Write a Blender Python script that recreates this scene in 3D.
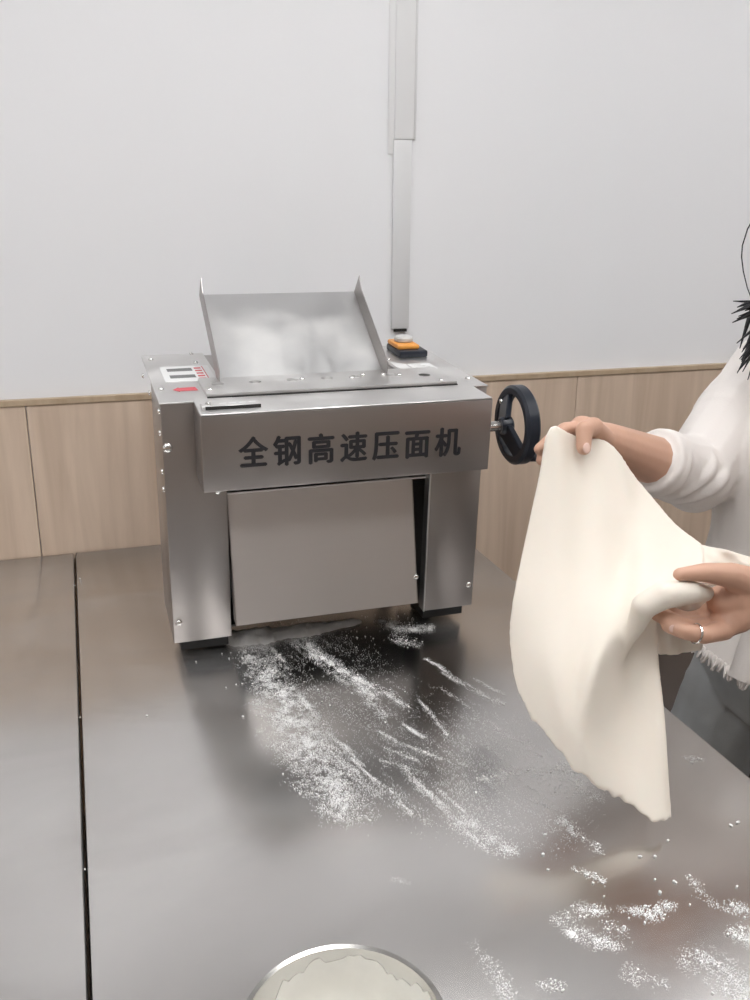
import bpy, bmesh, math, random
import numpy as np
from mathutils import Vector, Matrix, Euler

for o in list(bpy.data.objects):
    bpy.data.objects.remove(o)
sc = bpy.context.scene
C = sc.collection
random.seed(7)
rng = np.random.default_rng(11)

# ------------------------------------------------------------------ camera
# world: table top is z = 0, the wall lies at y = 0.54, x runs along the wall
yaw, pitch, roll = 0.3137, 0.3099, 0.0075
fwd = Vector((math.sin(yaw) * math.cos(pitch), math.cos(yaw) * math.cos(pitch), -math.sin(pitch)))
rgt0 = Vector((math.cos(yaw), -math.sin(yaw), 0))
up0 = rgt0.cross(fwd)
rgt = math.cos(roll) * rgt0 + math.sin(roll) * up0
upv = -math.sin(roll) * rgt0 + math.cos(roll) * up0
cd = bpy.data.cameras.new('camera')
cam = bpy.data.objects.new('camera', cd)
C.objects.link(cam)
M3 = Matrix((rgt, upv, -fwd)).transposed()
cam.matrix_world = Matrix.Translation((-0.3629, -1.3506, 0.6914)) @ M3.to_4x4()
cd.sensor_fit = 'VERTICAL'
cd.sensor_height = 36.0
cd.lens = 36.0 * 0.92279
cd.clip_start = 0.02
sc.camera = cam

# ------------------------------------------------------------------ world, exposure
w = bpy.data.worlds.new('world')
sc.world = w
w.use_nodes = True
w.node_tree.nodes['Background'].inputs[0].default_value = (0.9, 0.95, 1.0, 1)
w.node_tree.nodes['Background'].inputs[1].default_value = 0.3
sc.view_settings.view_transform = 'Standard'
sc.view_settings.look = 'None'
sc.view_settings.gamma = 1.0
sc.view_settings.use_curve_mapping = False
sc.view_settings.exposure = 0.0
LAMP = 11.6            # radiance of the ceiling light panels

# ------------------------------------------------------------------ helpers
def link(name, me, mat, parent=None):
    o = bpy.data.objects.new(name, me)
    C.objects.link(o)
    if mat is not None and len(me.materials) == 0:
        me.materials.append(mat)
    if parent is not None:
        o.parent = parent
    return o

def tag(o, label=None, cat=None, group=None, kind=None):
    if label: o['label'] = label
    if cat: o['category'] = cat
    if group: o['group'] = group
    if kind: o['kind'] = kind
    return o

def empty(name, loc=(0, 0, 0)):
    o = bpy.data.objects.new(name, None)
    o.empty_display_size = 0.05
    C.objects.link(o)
    o.location = loc
    return o

def finish(bm, name, mat, parent=None, smooth=False, angle=None):
    bmesh.ops.recalc_face_normals(bm, faces=bm.faces)
    me = bpy.data.meshes.new(name)
    bm.to_mesh(me)
    bm.free()
    if smooth:
        me.polygons.foreach_set('use_smooth', [True] * len(me.polygons))
        if angle:
            me.set_sharp_from_angle(angle=math.radians(angle))
    return link(name, me, mat, parent)

def add_box(bm, lo, hi, bev=0.0, seg=2):
    lo = Vector(lo); hi = Vector(hi)
    r = bmesh.ops.create_cube(bm, size=1.0)
    c = (lo + hi) / 2; s = hi - lo
    for v in r['verts']:
        v.co = Vector((v.co.x * s.x, v.co.y * s.y, v.co.z * s.z)) + c
    if bev > 0:
        es = list({e for v in r['verts'] for e in v.link_edges})
        bmesh.ops.bevel(bm, geom=es, offset=bev, segments=seg, affect='EDGES', profile=0.5)

def box(name, lo, hi, mat, parent=None, bev=0.0, seg=2):
    bm = bmesh.new()
    add_box(bm, lo, hi, bev, seg)
    return finish(bm, name, mat, parent, smooth=bev > 0, angle=40)

def frame_of(d):
    d = Vector(d).normalized()
    a = Vector((0, 0, 1)) if abs(d.z) < 0.9 else Vector((1, 0, 0))
    u = d.cross(a).normalized()
    return u, d.cross(u).normalized(), d

def add_lathe(bm, prof, origin=(0, 0, 0), axis=(0, 0, 1), n=32, cap0=True, cap1=True):
    """profile of (radius, height) turned about an axis"""
    u, v, d = frame_of(axis)
    o = Vector(origin)
    rings = []
    for r, h in prof:
        rings.append([bm.verts.new(o + d * h + (u * math.cos(2 * math.pi * k / n) + v * math.sin(2 * math.pi * k / n)) * r) for k in range(n)])
    for a, b in zip(rings[:-1], rings[1:]):
        for k in range(n):
            bm.faces.new((a[k], a[(k + 1) % n], b[(k + 1) % n], b[k]))
    if cap0: bm.faces.new(rings[0])
    if cap1: bm.faces.new(rings[-1])

def lathe(name, prof, mat, parent=None, origin=(0, 0, 0), axis=(0, 0, 1), n=32, angle=35, cap0=True, cap1=True):
    bm = bmesh.new()
    add_lathe(bm, prof, origin, axis, n, cap0, cap1)
    return finish(bm, name, mat, parent, smooth=True, angle=angle)

def add_prism(bm, pts, off):
    """closed polygon (3D points) extruded by a vector"""
    off = Vector(off)
    a = [bm.verts.new(Vector(p)) for p in pts]
    b = [bm.verts.new(Vector(p) + off) for p in pts]
    bm.faces.new(a); bm.faces.new(b)
    n = len(a)
    for k in range(n):
        bm.faces.new((a[k], a[(k + 1) % n], b[(k + 1) % n], b[k]))

def prism(name, pts, off, mat, parent=None, bev=0.0):
    bm = bmesh.new()
    add_prism(bm, pts, off)
    if bev > 0:
        bmesh.ops.bevel(bm, geom=list(bm.edges), offset=bev, segments=1, affect='EDGES')
    return finish(bm, name, mat, parent)

def add_capsule(bm, p0, r0, p1, r1, n=14, m=5):
    """tapered capsule between two points"""
    p0 = Vector(p0); p1 = Vector(p1)
    u, v, d = frame_of(p1 - p0)
    rings = []
    for k in range(m):
        t = -math.pi / 2 + (k + 0.5) / m * math.pi / 2
        rings.append((p0 + d * (r0 * math.sin(t)), r0 * math.cos(t)))
    for k in range(m):
        t = (k + 0.5) / m * math.pi / 2
        rings.append((p1 + d * (r1 * math.sin(t)), r1 * math.cos(t)))
    vs = [[bm.verts.new(c + (u * math.cos(2 * math.pi * j / n) + v * math.sin(2 * math.pi * j / n)) * r) for j in range(n)] for c, r in rings]
    for a, b in zip(vs[:-1], vs[1:]):
        for j in range(n):
            bm.faces.new((a[j], a[(j + 1) % n], b[(j + 1) % n], b[j]))
    bm.faces.new(list(reversed(vs[0]))); bm.faces.new(vs[-1])

def add_chain(bm, pts, radii, n=14):
    for i in range(len(pts) - 1):
        add_capsule(bm, pts[i], radii[i], pts[i + 1], radii[i + 1], n)

def add_ellipsoid(bm, c, r, rot=None, n=20):
    M = Matrix.Translation(c) @ (rot.to_4x4() if rot is not None else Matrix.Identity(4)) @ Matrix.Diagonal((r[0], r[1], r[2], 1))
    bmesh.ops.create_uvsphere(bm, u_segments=n, v_segments=n // 2 + 2, radius=1.0, matrix=M)

def add_loft(bm, rings):
    vs = [[bm.verts.new(p) for p in r] for r in rings]
    n = len(vs[0])
    for a, b in zip(vs[:-1], vs[1:]):
        for j in range(n):
            bm.faces.new((a[j], a[(j + 1) % n], b[(j + 1) % n], b[j]))
    bm.faces.new(list(reversed(vs[0]))); bm.faces.new(vs[-1])

def remeshed(bm, name, mat, parent, voxel, smooth_iter=6, post=None):
    """fuses overlapping closed shapes into one continuous skin"""
    bmesh.ops.recalc_face_normals(bm, faces=bm.faces)
    me = bpy.data.meshes.new(name + '_raw')
    bm.to_mesh(me); bm.free()
    o = bpy.data.objects.new(name, me)
    C.objects.link(o)
    m = o.modifiers.new('r', 'REMESH'); m.mode = 'VOXEL'; m.voxel_size = voxel; m.use_smooth_shade = True
    if smooth_iter:
        s = o.modifiers.new('s', 'SMOOTH'); s.factor = 0.5; s.iterations = smooth_iter
    dg = bpy.context.evaluated_depsgraph_get()
    me2 = bpy.data.meshes.new_from_object(o.evaluated_get(dg), depsgraph=dg)
    o.modifiers.clear()
    o.data = me2
    bpy.data.meshes.remove(me)
    me2.name = name
    if post is not None:
        n = len(me2.vertices)
        co = np.empty(n * 3); me2.vertices.foreach_get('co', co)
        no = np.empty(n * 3); me2.vertices.foreach_get('normal', no)
        co = post(co.reshape(-1, 3), no.reshape(-1, 3))
        me2.vertices.foreach_set('co', co.ravel()); me2.update()
    me2.polygons.foreach_set('use_smooth', [True] * len(me2.polygons))
    me2.materials.clear(); me2.materials.append(mat)
    if parent is not None:
        o.parent = parent
    return o

def vnoise(P, scale, seed=0):
    """smooth value noise, numpy, any dimension -> 0..1"""
    P = np.asarray(P, float) * scale + seed * 17.31
    I = np.floor(P).astype(np.int64); F = P - I
    F = F * F * (3 - 2 * F)
    d = P.shape[1]
    out = np.zeros(len(P))
    K = np.array([73856093, 19349663, 83492791][:d], dtype=np.int64)
    for c in range(1 << d):
        b = np.array([(c >> k) & 1 for k in range(d)])
        h = ((I + b) * K).sum(1) + seed * 7919
        h = (h ^ (h >> 13)) * 1274126177
        h = (h ^ (h >> 16)) & 0xFFFF
        wgt = np.prod(np.where(b == 1, F, 1 - F), axis=1)
        out += wgt * h / 65535.0
    return out

# ------------------------------------------------------------------ materials
def new_mat(name):
    m = bpy.data.materials.new(name)
    m.use_nodes = True
    nt = m.node_tree
    b = nt.nodes['Principled BSDF']
    return m, nt, b

def N(nt, t, **kw):
    n = nt.nodes.new(t)
    for k, v in kw.items():
        setattr(n, k, v)
    return n

def plain(name, col, rough=0.5, metal=0.0, spec=0.5, noise=0.0, nscale=20.0, bump=0.0, bscale=200.0, sss=0.0, stretch=(1, 1, 1)):
    m, nt, b = new_mat(name)
    b.inputs['Base Color'].default_value = (*col, 1)
    b.inputs['Roughness'].default_value = rough
    b.inputs['Metallic'].default_value = metal
    b.inputs['Specular IOR Level'].default_value = spec
    if sss:
        b.inputs['Subsurface Weight'].default_value = sss
        b.inputs['Subsurface Radius'].default_value = (0.012, 0.006, 0.004)
    if noise or bump:
        tc = N(nt, 'ShaderNodeTexCoord')
        mp = N(nt, 'ShaderNodeMapping'); mp.inputs['Scale'].default_value = stretch
        nt.links.new(tc.outputs['Object'], mp.inputs[0])
    if noise:
        nz = N(nt, 'ShaderNodeTexNoise'); nz.inputs['Scale'].default_value = nscale; nz.inputs['Detail'].default_value = 4
        nt.links.new(mp.outputs[0], nz.inputs['Vector'])
        mx = N(nt, 'ShaderNodeMix', data_type='RGBA')
        mx.inputs[6].default_value = (*[c * (1 - noise) for c in col], 1)
        mx.inputs[7].default_value = (*[min(1, c * (1 + noise)) for c in col], 1)
        nt.links.new(nz.outputs['Fac'], mx.inputs[0])
        nt.links.new(mx.outputs[2], b.inputs['Base Color'])
    if bump:
        n2 = N(nt, 'ShaderNodeTexNoise'); n2.inputs['Scale'].default_value = bscale; n2.inputs['Detail'].default_value = 3
        nt.links.new(mp.outputs[0], n2.inputs['Vector'])
        bp = N(nt, 'ShaderNodeBump'); bp.inputs['Strength'].default_value = bump; bp.inputs['Distance'].default_value = 0.002
        nt.links.new(n2.outputs['Fac'], bp.inputs['Height'])
        nt.links.new(bp.outputs[0], b.inputs['Normal'])
    return m

def steel(name, col, rough, stretch, rvar=0.1, cvar=0.1, bump=0.02, dust=0.0, film=0.0, clean=()):
    """brushed stainless steel: streaks along one axis, worn gloss, thin floury film"""
    m, nt, b = new_mat(name)
    b.inputs['Metallic'].default_value = 1.0
    tc = N(nt, 'ShaderNodeTexCoord')
    mp = N(nt, 'ShaderNodeMapping'); mp.inputs['Scale'].default_value = stretch
    nt.links.new(tc.outputs['Object'], mp.inputs[0])
    n1 = N(nt, 'ShaderNodeTexNoise'); n1.inputs['Scale'].default_value = 30; n1.inputs['Detail'].default_value = 2
    nt.links.new(mp.outputs[0], n1.inputs['Vector'])
    n2 = N(nt, 'ShaderNodeTexNoise'); n2.inputs['Scale'].default_value = 5; n2.inputs['Detail'].default_value = 1.5
    nt.links.new(tc.outputs['Object'], n2.inputs['Vector'])
    mx = N(nt, 'ShaderNodeMix', data_type='RGBA')
    mx.inputs[6].default_value = (*[c * (1 - cvar) for c in col], 1)
    mx.inputs[7].default_value = (*[min(1, c * (1 + cvar)) for c in col], 1)
    nt.links.new(n2.outputs['Fac'], mx.inputs[0])
    nt.links.new(mx.outputs[2], b.inputs['Base Color'])
    ad = N(nt, 'ShaderNodeMath', operation='ADD')
    nt.links.new(n1.outputs['Fac'], ad.inputs[0]); nt.links.new(n2.outputs['Fac'], ad.inputs[1])
    mr = N(nt, 'ShaderNodeMapRange')
    mr.inputs['From Min'].default_value = 0.4; mr.inputs['From Max'].default_value = 1.6
    mr.inputs['To Min'].default_value = rough - rvar; mr.inputs['To Max'].default_value = rough + rvar
    nt.links.new(ad.outputs[0], mr.inputs['Value'])
    nt.links.new(mr.outputs[0], b.inputs['Roughness'])
    bp = N(nt, 'ShaderNodeBump'); bp.inputs['Strength'].default_value = bump; bp.inputs['Distance'].default_value = 0.001
    nt.links.new(n1.outputs['Fac'], bp.inputs['Height'])
    nt.links.new(bp.outputs[0], b.inputs['Normal'])
    if dust:
        d = N(nt, 'ShaderNodeBsdfDiffuse'); d.inputs[0].default_value = (0.8, 0.79, 0.77, 1)
        n3 = N(nt, 'ShaderNodeTexNoise'); n3.inputs['Scale'].default_value = 9; n3.inputs['Detail'].default_value = 6
        nt.links.new(tc.outputs['Object'], n3.inputs['Vector'])
        r3 = N(nt, 'ShaderNodeMapRange'); r3.inputs['From Min'].default_value = 0.45; r3.inputs['From Max'].default_value = 0.8
        r3.inputs['To Max'].default_value = dust
        nt.links.new(n3.outputs['Fac'], r3.inputs['Value'])
        ms = N(nt, 'ShaderNodeMixShader')
        nt.links.new(r3.outputs[0], ms.inputs[0]); nt.links.new(b.outputs[0], ms.inputs[1]); nt.links.new(d.outputs[0], ms.inputs[2])
        nt.links.new(ms.outputs[0], nt.nodes['Material Output'].inputs[0])
    if film:
        # thin dry flour film, wiped away in the places listed in clean: (x, y, rx, ry)
        d = N(nt, 'ShaderNodeBsdfDiffuse'); d.inputs[0].default_value = (0.64, 0.635, 0.63, 1)
        n3 = N(nt, 'ShaderNodeTexNoise'); n3.inputs['Scale'].default_value = 2.6; n3.inputs['Detail'].default_value = 4; n3.inputs['Distortion'].default_value = 0.8
        nt.links.new(mp.outputs[0], n3.inputs['Vector'])
        r3 = N(nt, 'ShaderNodeMapRange'); r3.inputs['From Min'].default_value = 0.0; r3.inputs['From Max'].default_value = 1.0
        r3.inputs['To Min'].default_value = film * -0.6; r3.inputs['To Max'].default_value = film * 2.8
        nt.links.new(n3.outputs['Fac'], r3.inputs['Value'])
        val = r3.outputs[0]; dark_refl = None
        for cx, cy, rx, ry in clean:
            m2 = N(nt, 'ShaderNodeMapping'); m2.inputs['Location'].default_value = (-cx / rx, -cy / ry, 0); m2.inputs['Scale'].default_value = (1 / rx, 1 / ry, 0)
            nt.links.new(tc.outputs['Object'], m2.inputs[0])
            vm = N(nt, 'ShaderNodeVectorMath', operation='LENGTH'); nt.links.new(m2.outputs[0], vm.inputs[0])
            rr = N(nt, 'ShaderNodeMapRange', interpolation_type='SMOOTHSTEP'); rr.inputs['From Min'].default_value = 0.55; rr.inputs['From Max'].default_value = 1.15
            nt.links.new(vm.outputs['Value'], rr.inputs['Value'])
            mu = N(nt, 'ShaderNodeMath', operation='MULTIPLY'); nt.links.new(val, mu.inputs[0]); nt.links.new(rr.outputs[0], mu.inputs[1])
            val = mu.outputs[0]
            if dark_refl is None:
                dark_refl = rr.outputs[0]
                # the first wiped place also has the machine's dark reflection painted in
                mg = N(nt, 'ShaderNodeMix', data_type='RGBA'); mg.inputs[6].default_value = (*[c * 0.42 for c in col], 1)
                nt.links.new(dark_refl, mg.inputs[0]); nt.links.new(mx.outputs[2], mg.inputs[7]); nt.links.new(mg.outputs[2], b.inputs['Base Color'])
        ms = N(nt, 'ShaderNodeMixShader')
        nt.links.new(val, ms.inputs[0]); nt.links.new(b.outputs[0], ms.inputs[1]); nt.links.new(d.outputs[0], ms.inputs[2])
        nt.links.new(ms.outputs[0], nt.nodes['Material Output'].inputs[0])
    return m

def wood(name, c0, c1):
    m, nt, b = new_mat(name)
    tc = N(nt, 'ShaderNodeTexCoord')
    mp = N(nt, 'ShaderNodeMapping'); mp.inputs['Scale'].default_value = (14, 14, 1.1)
    oi = N(nt, 'ShaderNodeObjectInfo')
    mu = N(nt, 'ShaderNodeMath', operation='MULTIPLY'); mu.inputs[1].default_value = 37
    nt.links.new(oi.outputs['Random'], mu.inputs[0])
    cb = N(nt, 'ShaderNodeCombineXYZ'); nt.links.new(mu.outputs[0], cb.inputs[0])
    nt.links.new(cb.outputs[0], mp.inputs['Location'])
    nt.links.new(tc.outputs['Object'], mp.inputs[0])
    nz = N(nt, 'ShaderNodeTexNoise'); nz.inputs['Scale'].default_value = 1.6; nz.inputs['Detail'].default_value = 7; nz.inputs['Roughness'].default_value = 0.55; nz.inputs['Distortion'].default_value = 0.6
    nt.links.new(mp.outputs[0], nz.inputs['Vector'])
    cr = N(nt, 'ShaderNodeValToRGB')
    cr.color_ramp.elements[0].position = 0.3; cr.color_ramp.elements[0].color = (*c0, 1)
    cr.color_ramp.elements[1].position = 0.7; cr.color_ramp.elements[1].color = (*c1, 1)
    nt.links.new(nz.outputs['Fac'], cr.inputs[0])
    nt.links.new(cr.outputs[0], b.inputs['Base Color'])
    b.inputs['Roughness'].default_value = 0.45
    return m

M = {}
M['wall'] = plain('white_paint', (0.80, 0.80, 0.81), 0.75, noise=0.015, nscale=1.2, bump=0.02, bscale=120)
M['wallbrown'] = plain('brown_paint', (0.60, 0.56, 0.53), 0.7)
M['ceil'] = plain('ceiling_paint', (0.82, 0.82, 0.82), 0.8)
M['floor'] = plain('floor_tile', (0.10, 0.085, 0.075), 0.4, noise=0.2, nscale=3)
M['wood'] = wood('pale_oak_laminate', (0.49, 0.37, 0.275), (0.66, 0.525, 0.41))
M['woodcap'] = wood('oak_cap', (0.38, 0.28, 0.18), (0.48, 0.37, 0.26))
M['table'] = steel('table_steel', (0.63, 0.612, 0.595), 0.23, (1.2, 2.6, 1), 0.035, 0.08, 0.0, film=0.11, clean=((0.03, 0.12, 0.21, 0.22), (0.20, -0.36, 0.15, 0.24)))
M['tsteel'] = steel('frame_steel', (0.55, 0.55, 0.55), 0.35, (1, 1, 0.2))
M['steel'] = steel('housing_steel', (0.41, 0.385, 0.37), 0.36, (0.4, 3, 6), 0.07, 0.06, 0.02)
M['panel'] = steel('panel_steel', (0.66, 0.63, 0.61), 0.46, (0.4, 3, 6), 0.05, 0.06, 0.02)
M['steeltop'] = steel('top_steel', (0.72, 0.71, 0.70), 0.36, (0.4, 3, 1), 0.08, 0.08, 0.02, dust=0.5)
M['traysteel'] = steel('tray_steel', (0.62, 0.62, 0.62), 0.36, (3, 0.5, 0.5), 0.1, 0.08, 0.02, dust=0.75)
M['darksteel'] = plain('inner_dark_steel', (0.10, 0.10, 0.10), 0.5, 0.6)
M['screw'] = plain('bright_screw', (0.82, 0.81, 0.79), 0.18, 1.0)
M['black'] = plain('black_plastic', (0.012, 0.016, 0.026), 0.35, noise=0.2, nscale=60)
M['rubber'] = plain('black_rubber', (0.02, 0.02, 0.02), 0.6)
M['ink'] = plain('black_ink', (0.018, 0.018, 0.022), 0.45, noise=0.25, nscale=80)
M['inkgrey'] = plain('grey_print', (0.16, 0.16, 0.16), 0.5)
M['inkred'] = plain('red_print', (0.62, 0.10, 0.12), 0.5)
M['paper'] = plain('label_film', (0.80, 0.80, 0.79), 0.4)
M['orange'] = plain('orange_plastic', (0.85, 0.36, 0.07), 0.4, noise=0.1, nscale=60)
M['greybtn'] = plain('grey_button', (0.55, 0.54, 0.52), 0.35)
M['pvc'] = plain('white_pvc', (0.80, 0.80, 0.80), 0.45)
M['pvcgrey'] = plain('grey_pvc', (0.68, 0.68, 0.68), 0.5)
M['gap'] = plain('dark_gap', (0.02, 0.018, 0.016), 0.8)
M['dough'] = plain('dough', (0.80, 0.735, 0.645), 0.6, spec=0.3, noise=0.03, nscale=14, bump=0.12, bscale=90, sss=0.08)
M['flourpile'] = plain('flour_heap', (0.84, 0.83, 0.81), 0.95, spec=0.1, noise=0.05, nscale=60, bump=0.6, bscale=300)
M['skin'] = plain('skin', (0.58, 0.345, 0.245), 0.5, noise=0.10, nscale=25, bump=0.06, bscale=160, sss=0.08)
M['shirt'] = plain('cream_cotton', (0.765, 0.72, 0.685), 0.85, spec=0.15, noise=0.03, nscale=9, bump=0.25, bscale=420)
M['jeans'] = plain('washed_denim', (0.52, 0.55, 0.565), 0.85, spec=0.1, noise=0.35, nscale=9, bump=0.3, bscale=500)
M['hair'] = plain('black_hair', (0.012, 0.013, 0.016), 0.42, noise=0.3, nscale=60)
M['bowl'] = steel('bowl_steel', (0.56, 0.55, 0.53), 0.20, (1, 1, 1), 0.05, 0.05, 0.01)
M['boxbrown'] = plain('dark_brown_board', (0.055, 0.042, 0.036), 0.6, noise=0.15, nscale=12)
M['eye'] = plain('eye', (0.7, 0.7, 0.7), 0.2)
M['lip'] = plain('lip', (0.5, 0.2, 0.17), 0.5)
M['shoe'] = plain('shoe', (0.55, 0.55, 0.54), 0.6)
M['pearl'] = plain('pearl_button', (0.86, 0.84, 0.82), 0.2)
mm, nt, b = new_mat('lamp_diffuser')
b.inputs['Base Color'].default_value = (0.9, 0.9, 0.9, 1)
b.inputs['Emission Color'].default_value = (0.985, 0.99, 1.0, 1)
b.inputs['Emission Strength'].default_value = LAMP
M['lamp'] = mm
# loose flour
mm, nt, b = new_mat('loose_flour')
b.inputs['Base Color'].default_value = (0.83, 0.825, 0.81, 1); b.inputs['Roughness'].default_value = 0.95
M['flour'] = mm

# ------------------------------------------------------------------ the room
FZ = -0.80           # floor
WY = 0.5417          # face of the wood panelling
X0, X1, Y0, CZ = -2.3, 2.7, -3.6, 1.95
WH = 0.3246          # top of the panelling
def struct(o): o['kind'] = 'structure'; return o
struct(box('floor', (X0, Y0, FZ - 0.1), (X1, WY + 0.02, FZ), M['floor']))
struct(box('ceiling', (X0, Y0, CZ), (X1, WY + 0.02, CZ + 0.1), M['ceil']))
wb = struct(box('wall_back', (X0, WY + 0.012, FZ), (X1, WY + 0.15, CZ), M['wall']))
wl = struct(box('wall_left', (X0 - 0.1, Y0, FZ), (X0, WY + 0.012, CZ), M['wall']))
wr = struct(box('wall_right', (X1, Y0, FZ), (X1 + 0.1, WY + 0.012, CZ), M['wall']))
wf = struct(box('wall_front', (X0, Y0 - 0.1, FZ), (X1, Y0, CZ), M['wallbrown']))
def panels_y(parent, y, ya, edges):
    for a, b_ in zip(edges[:-1], edges[1:]):
        box('wall_panel', (a + 0.001, min(y, ya), FZ), (b_ - 0.001, max(y, ya), WH - 0.012), M['wood'], parent, bev=0.0012, seg=1)
pe = [X0, -1.682, -1.075, -0.467, 0.140, 0.747, 1.354, 1.961, X1]
panels_y(wb, WY, WY + 0.012, pe)
panels_y(wf, Y0, Y0 + 0.012, pe)
for wobj, xa, xb in ((wl, X0, X0 + 0.012), (wr, X1 - 0.012, X1)):
    for k in range(7):
        ya = Y0 + 0.02 + k * 0.585
        box('wall_panel', (xa, ya + 0.001, FZ), (xb, min(ya + 0.584, WY - 0.005), WH - 0.012), M['wood'], wobj)
struct(box('trim_1', (X0 + 0.012, WY - 0.003, WH - 0.012), (X1 - 0.012, WY + 0.012, WH), M['woodcap'], bev=0.001, seg=1))
struct(box('trim_2', (X0, Y0, WH - 0.012), (X1, Y0 + 0.016, WH), M['woodcap']))

# ceiling light panels
def lamp(x, y, label):
    t = empty('ceiling_lamp', (x, y, CZ))
    tag(t, label, 'ceiling lamp', 'ceiling light panels')
    bm = bmesh.new()
    for lo, hi in (((-.31, -.31, -.02), (.31, -.29, 0)), ((-.31, .29, -.02), (.31, .31, 0)), ((-.31, -.29, -.02), (-.29, .29, 0)), ((.29, -.29, -.02), (.31, .29, 0))):
        add_box(bm, lo, hi)
    finish(bm, 'frame', M['pvc'], t)
    box('diffuser', (-.29, -.29, -.014), (.29, .29, -.004), M['lamp'], t)
for i, x in enumerate((-1.3, 0.2, 1.7)):
    for j, y in enumerate((-0.45, -1.5)):
        lamp(x, y, 'square ceiling light panel, %s, %s row' % (('leftmost', 'middle one', 'rightmost')[i], ('near the wall', 'far from the machine')[j]))

# cable trunking on the wall
t = empty('cable_trunking', (0.31, WY + 0.012, 0.43))
tag(t, 'narrow vertical white and grey cable trunking on white wall above the machine', 'cable trunking')
y1 = 0.0
box('lower_cover', (-0.023, -0.007, 0.006), (0.017, y1, 0.387), M['pvcgrey'], t, bev=0.002)
box('end_cap', (-0.016, -0.0075, 0.0), (0.012, y1, 0.0055), M['gap'], t)
box('upper_cover', (-0.021, -0.006, 0.388), (0.021, y1, CZ - 0.43), M['pvc'], t, bev=0.003)
box('side_cable', (0.0205, -0.004, 0.388), (0.0265, y1, CZ - 0.43), M['pvcgrey'], t, bev=0.0015)
box('back_strip', (-0.034, -0.003, 0.36), (-0.0205, y1, CZ - 0.43), M['pvc'], t, bev=0.001)

# ------------------------------------------------------------------ steel tables
def table(x0, x1, label):
    t = empty('prep_table', ((x0 + x1) / 2, -0.25, FZ))
    tag(t, label, 'table', 'stainless steel prep tables')
    hx = (x1 - x0) / 2; ya, yb = -0.80, WY - 0.003 + 0.25; H = -FZ
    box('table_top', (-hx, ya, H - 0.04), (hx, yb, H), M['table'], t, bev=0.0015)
    for sx in (-1, 1):
        for yy in (ya + 0.05, yb - 0.05):
            lathe('leg', [(0.019, 0.02), (0.019, H - 0.041)], M['tsteel'], t, (sx * (hx - 0.05), yy, 0), n=16)
            lathe('foot', [(0.012, 0), (0.022, 0.004), (0.022, 0.019)], M['rubber'], t, (sx * (hx - 0.05), yy, 0), n=16)
    box('lower_shelf', (-hx + 0.03, ya + 0.03, 0.18), (hx - 0.03, yb - 0.03, 0.205), M['tsteel'], t, bev=0.001)
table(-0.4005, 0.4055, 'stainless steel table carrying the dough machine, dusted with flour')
table(-1.21, -0.4055, 'bare stainless steel table left of the dark seam')

# ------------------------------------------------------------------ the dough machine
TILT = 0.0607        # it leans forward a little on its longer rear feet
mach = empty('dough_sheeter', (0, 0, 0))
mach.rotation_euler = (TILT, 0, 0)
tag(mach, 'tabletop stainless steel dough pressing machine with black Chinese lettering and handwheel', 'dough machine')
XL, XR, C1, C2, ZB, ZT, D = -0.2564, 0.2529, -0.165, 0.1642, 0.0293, 0.418, 0.3225
def column(lo, hi):
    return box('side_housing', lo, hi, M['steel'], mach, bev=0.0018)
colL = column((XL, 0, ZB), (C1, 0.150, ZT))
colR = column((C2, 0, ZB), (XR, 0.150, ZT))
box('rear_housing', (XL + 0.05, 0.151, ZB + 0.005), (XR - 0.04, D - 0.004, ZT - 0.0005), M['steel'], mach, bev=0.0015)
for x in (XL + 0.075, XR - 0.065):
    for y in (0.075, 0.27):
        zb = -math.tan(TILT) * y
        lathe('foot', [(0.016, zb + 0.001), (0.019, zb + 0.003), (0.019, zb + 0.012), (0.013, zb + 0.016), (0.013, ZB)], M['rubber'], mach, (x, y, 0), n=20)
for xa, xb in ((XL + 0.012, C1 - 0.004), (C2 + 0.004, XR - 0.012)):
    box('shade_block', (xa, 0.014, 0.008), (xb, 0.145, ZB), M['rubber'], mach)  # added dark block that keeps light out of the gap under the housing
# inner works between the side housings
box('inner_housing', (C1, 0.085, 0.055), (C2, 0.1505, 0.385), M['darksteel'], mach)
box('base_plate', (C1, 0.03, 0.030), (C2, 0.150, 0.034), M['darksteel'], mach)
lathe('roller', [(0.026, -0.16), (0.026, 0.16)], M['screw'], mach, (0, 0.118, 0.388), axis=(1, 0, 0), n=28)
# top cover plates
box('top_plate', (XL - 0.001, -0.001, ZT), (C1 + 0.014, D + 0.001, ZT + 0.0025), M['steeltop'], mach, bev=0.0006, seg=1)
box('top_plate', (C2 - 0.018, -0.001, ZT), (XR + 0.001, D + 0.001, ZT + 0.0025), M['steeltop'], mach, bev=0.0006, seg=1)

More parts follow.
